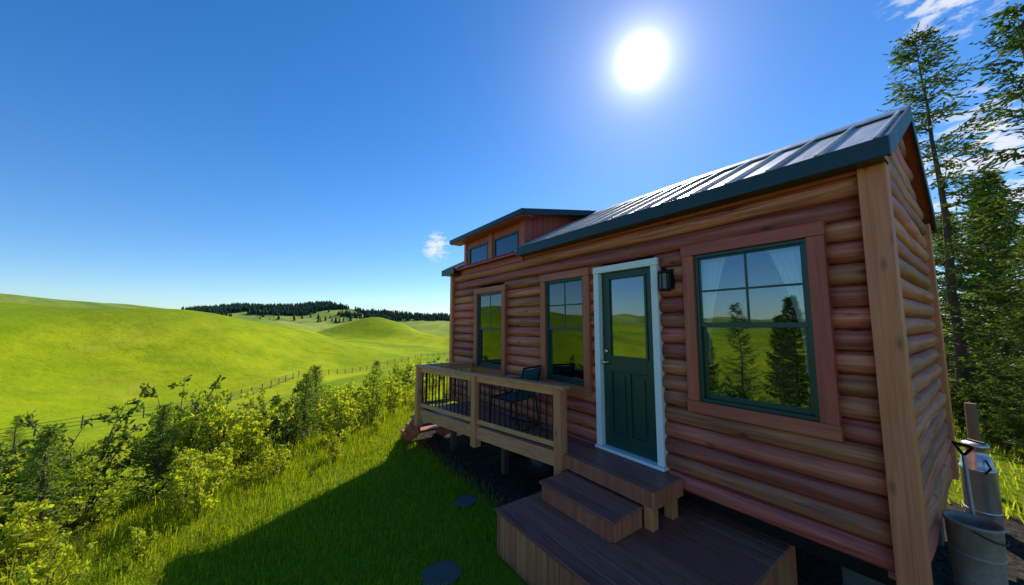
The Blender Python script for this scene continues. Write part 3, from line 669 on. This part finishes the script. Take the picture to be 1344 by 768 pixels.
s.obj('stringers',M_dorm,fs_,.004)
# ---------------------------------------------------------------- patio chair
chair=empty('patio_chair'); fr_=MB(); sl=MB()
cx,cy,cz=3.0,4.15,DZ; ang_=math.radians(18); ux=Vector((math.cos(ang_),math.sin(ang_),0)); uy=Vector((-math.sin(ang_),math.cos(ang_),0))
def C(a,b_,z): return Vector((cx,cy,cz))+ux*a+uy*b_+Vector((0,0,z))
for sd_ in (-.25,.25):
    fr_.tube(C(sd_,.24,0),C(sd_,.20,.62),.012); fr_.tube(C(sd_,.20,.62),C(sd_,-.24,.64),.013); fr_.tube(C(sd_,-.28,0),C(sd_,-.22,.42),.012)
    fr_.tube(C(sd_*.92,.22,.42),C(sd_*.92,-.2,.40),.012); fr_.tube(C(sd_*.92,-.2,.40),C(sd_*.92,-.34,.86),.012); fr_.tube(C(sd_,-.28,.02),C(sd_,.24,.02),.01)
    fr_.beam(C(sd_,.22,.635),C(sd_,-.2,.655),.045,.018)
fr_.tube(C(-.23,-.34,.86),C(.23,-.34,.86),.012); fr_.tube(C(-.23,.22,.42),C(.23,.22,.42),.012); fr_.tube(C(-.25,-.28,.02),C(.25,-.28,.02),.01)
fr_.obj('frame',M_black,chair)
path=[(.22,.425),(.1,.41),(-.05,.40),(-.17,.405),(-.21,.45),(-.25,.58),(-.30,.73),(-.335,.85)]
vs=[];fs=[];nu=8
for (b_,z) in path:
    for i in range(nu+1):
        u=i/nu*2-1; vs.append(C(u*.22,b_,z-.02*(1-u*u)))
for j in range(len(path)-1):
    for i in range(nu): fs.append((j*(nu+1)+i,j*(nu+1)+i+1,(j+1)*(nu+1)+i+1,(j+1)*(nu+1)+i))
sl.add(vs,fs,True); o=sl.obj('sling',M_teal,chair); m=o.modifiers.new('s','SOLIDIFY'); m.thickness=.008
# ---------------------------------------------------------------- bucket, canister, shovel
BX,BY=4.40,.20
bk=empty('metal_bucket'); s=MB(); s.lathe((BX,BY,0),[(0,.01),(.105,.01),(.11,.0),(.125,.4),(.137,.76),(.145,.765),(.145,.785),(.130,.785),(.124,.75),(.10,.05),(0,.05)],40)
for z,r_ in ((.2,.1185),(.56,.131)): s.lathe((BX,BY,0),[(r_-.003,z-.012),(r_+.005,z-.006),(r_+.005,z+.006),(r_-.002,z+.012)],40)
s.obj('pail',M_galv,bk)
s=MB(); pr=None
for q in range(13):
    a=math.pi*q/12; p=Vector((BX+.148*math.cos(a),BY-.148*math.sin(a)*.98-.004,.755-.07*math.sin(a)))
    if pr: s.tube(pr,p,.005,n=6)
    pr=p
s.obj('handle',M_black,bk)
CX,CY=6.62,.22
ca=empty('metal_canister'); s=MB(); s.lathe((CX,CY,0),[(0,0),(.125,0),(.13,.02),(.13,.62),(.134,.625),(.134,.65),(.128,.655),(.122,.70),(.10,.78),(.08,.80),(.08,.86),(.10,.865),(.10,.90),(.09,.915),(0,.92)],40)
s.lathe((CX,CY,0),[(.129,.18),(.136,.185),(.136,.205),(.129,.21)],40); s.obj('body',M_steel,ca)
s=MB(); s.tube((CX-.13,CY-.05,.62),(CX-.18,CY-.09,.70),.009); s.tube((CX-.18,CY-.09,.70),(CX-.10,CY-.06,.76),.009); s.tube((CX-.05,CY-.07,.93),(CX+.05,CY+.05,.93),.011); s.obj('handles',M_black,ca)
sh=empty('garden_shovel'); s=MB(); s.tube((BX+.03,BY-.02,.08),(BX+.32,BY+.02,1.18),.014,.013,12); s.obj('shaft',plain('grey_handle',(.30,.31,.32),.45,.3,20,.2),sh)
T0=Vector((BX+.32,BY+.02,1.18)); s=MB(); s.tube(T0,T0+Vector((-.02,-.05,.08)),.010); s.tube(T0,T0+Vector((.05,.05,.08)),.010); s.tube(T0+Vector((-.02,-.05,.08)),T0+Vector((.05,.05,.08)),.012); s.obj('grip',M_black,sh)
B0=Vector((BX-.03,BY-.03,.0)); s=MB(); s.add([B0+Vector(p) for p in ((-.06,0,.30),(.07,0,.30),(.07,0,.16),(.01,.02,.06),(-.06,0,.16),(.0,.04,.30),(.0,.045,.16))],[(0,5,6,4),(5,1,2,6),(4,6,3),(6,2,3)],True); s.obj('blade',M_steel,sh)
pst=empty('fence_post'); s=MB(); s.tube((8.1,.27,-.1),(8.1,.27,1.15),.06,.055,12); s.obj('post',M_fence,pst,.01)
for (x,y,r_) in ((2.2,4.09,.18),(1.41,3.06,.2)):
    poly=[(x+r_*random.uniform(.85,1.1)*math.cos(a),y+r_*.85*random.uniform(.85,1.1)*math.sin(a)) for a in np.linspace(0,6.283,11)[:-1]]
    s=MB(); s.prism(poly,-.03,.022); s.obj('stepping_stone',M_conc,None,.012)
# ---------------------------------------------------------------- light
el=math.radians(37.3); az=math.radians(57.6)
sd=Vector((math.cos(el)*math.sin(az),math.cos(el)*math.cos(az),math.sin(el)))
sun=bpy.data.lights.new('sun','SUN'); sun.energy=5; sun.angle=math.radians(.5); sun.color=(1,.93,.80)
so_=bpy.data.objects.new('sun',sun); COL.objects.link(so_); so_.rotation_euler=(-sd).to_track_quat('-Z','Y').to_euler(); so_.location=(20,13,17)
W=bpy.data.worlds.new('World'); S.world=W; W.use_nodes=True; nt=W.node_tree; nt.nodes.clear()
out=nt.nodes.new('ShaderNodeOutputWorld'); sky=nt.nodes.new('ShaderNodeTexSky'); sky.sky_type='NISHITA'; sky.sun_disc=False
sky.sun_elevation=el; sky.sun_rotation=az; sky.air_density=1.0; sky.dust_density=.1; sky.ozone_density=2.0; sky.altitude=200
hs=N(nt,'ShaderNodeHueSaturation'); hs.inputs['Saturation'].default_value=1.36; hs.inputs['Value'].default_value=1.0; nt.links.new(sky.outputs[0],hs.inputs['Color'])
tc=nt.nodes.new('ShaderNodeTexCoord'); dirn=tc.outputs['Generated']
sz_=N(nt,'ShaderNodeSeparateXYZ'); nt.links.new(dirn,sz_.inputs[0])
hz=N(nt,'ShaderNodeMapRange',interpolation_type='SMOOTHSTEP'); hz.inputs[1].default_value=-.02; hz.inputs[2].default_value=.38; nt.links.new(sz_.outputs[2],hz.inputs[0])
tint=mixc(nt,hz.outputs[0],(.66,.80,.98),(.93,.94,1.06))
skyc=mixc(nt,1.0,hs.outputs[0],tint,'MULTIPLY')
def dotp(v):
    d_=N(nt,'ShaderNodeVectorMath',operation='DOT_PRODUCT'); nt.links.new(dirn,d_.inputs[0]); d_.inputs[1].default_value=Vector(v).normalized(); return d_.outputs['Value']
mp=N(nt,'ShaderNodeMapping'); mp.inputs['Scale'].default_value=(1,1,2.8); nt.links.new(dirn,mp.inputs[0])
cn=noise(nt,mp.outputs[0],20,7,.62,.3); msk=None
for v,c0,c1 in (((.395,.925,.226),.9988,.99995),((1.587,-.03,1.0),.995,.9997),((1.74,-.06,.46),.986,.998)):
    mr=N(nt,'ShaderNodeMapRange'); mr.inputs[1].default_value=c0; mr.inputs[2].default_value=c1; nt.links.new(dotp(v),mr.inputs[0])
    msk=mr.outputs[0] if msk is None else math_(nt,'MAXIMUM',msk,mr.outputs[0])
cf=math_(nt,'MULTIPLY',msk,ramp(nt,math_(nt,'ADD',cn,math_(nt,'MULTIPLY',msk,.10)),[(.52,(0,0,0)),(.66,(1,1,1))]))
colr=mixc(nt,math_(nt,'MULTIPLY',cf,.85),skyc,(6.2,6.3,6.5))
bg=nt.nodes.new('ShaderNodeBackground'); bg.inputs[1].default_value=.15; nt.links.new(colr,bg.inputs[0])
dp=math_(nt,'MAXIMUM',dotp(sd),0.0)
g1=math_(nt,'MULTIPLY',math_(nt,'POWER',dp,3200.0),18.0); g2=math_(nt,'MULTIPLY',math_(nt,'POWER',dp,420.0),.9); g3=math_(nt,'MULTIPLY',math_(nt,'POWER',dp,60.0),.13)
gs=math_(nt,'ADD',g1,math_(nt,'ADD',g2,g3))
bg2=nt.nodes.new('ShaderNodeBackground'); bg2.inputs[0].default_value=(1,.98,.95,1); nt.links.new(gs,bg2.inputs[1])
ad=nt.nodes.new('ShaderNodeAddShader'); nt.links.new(bg.outputs[0],ad.inputs[0]); nt.links.new(bg2.outputs[0],ad.inputs[1]); nt.links.new(ad.outputs[0],out.inputs[0])
# ---------------------------------------------------------------- camera
cam=bpy.data.cameras.new('camera'); co=bpy.data.objects.new('camera',cam); COL.objects.link(co); S.camera=co
co.location=(0,0,2.25); co.rotation_euler=(math.radians(95.33),0,math.radians(-35.6)); cam.lens=12.05; cam.sensor_width=36; cam.clip_start=.05; cam.clip_end=6000
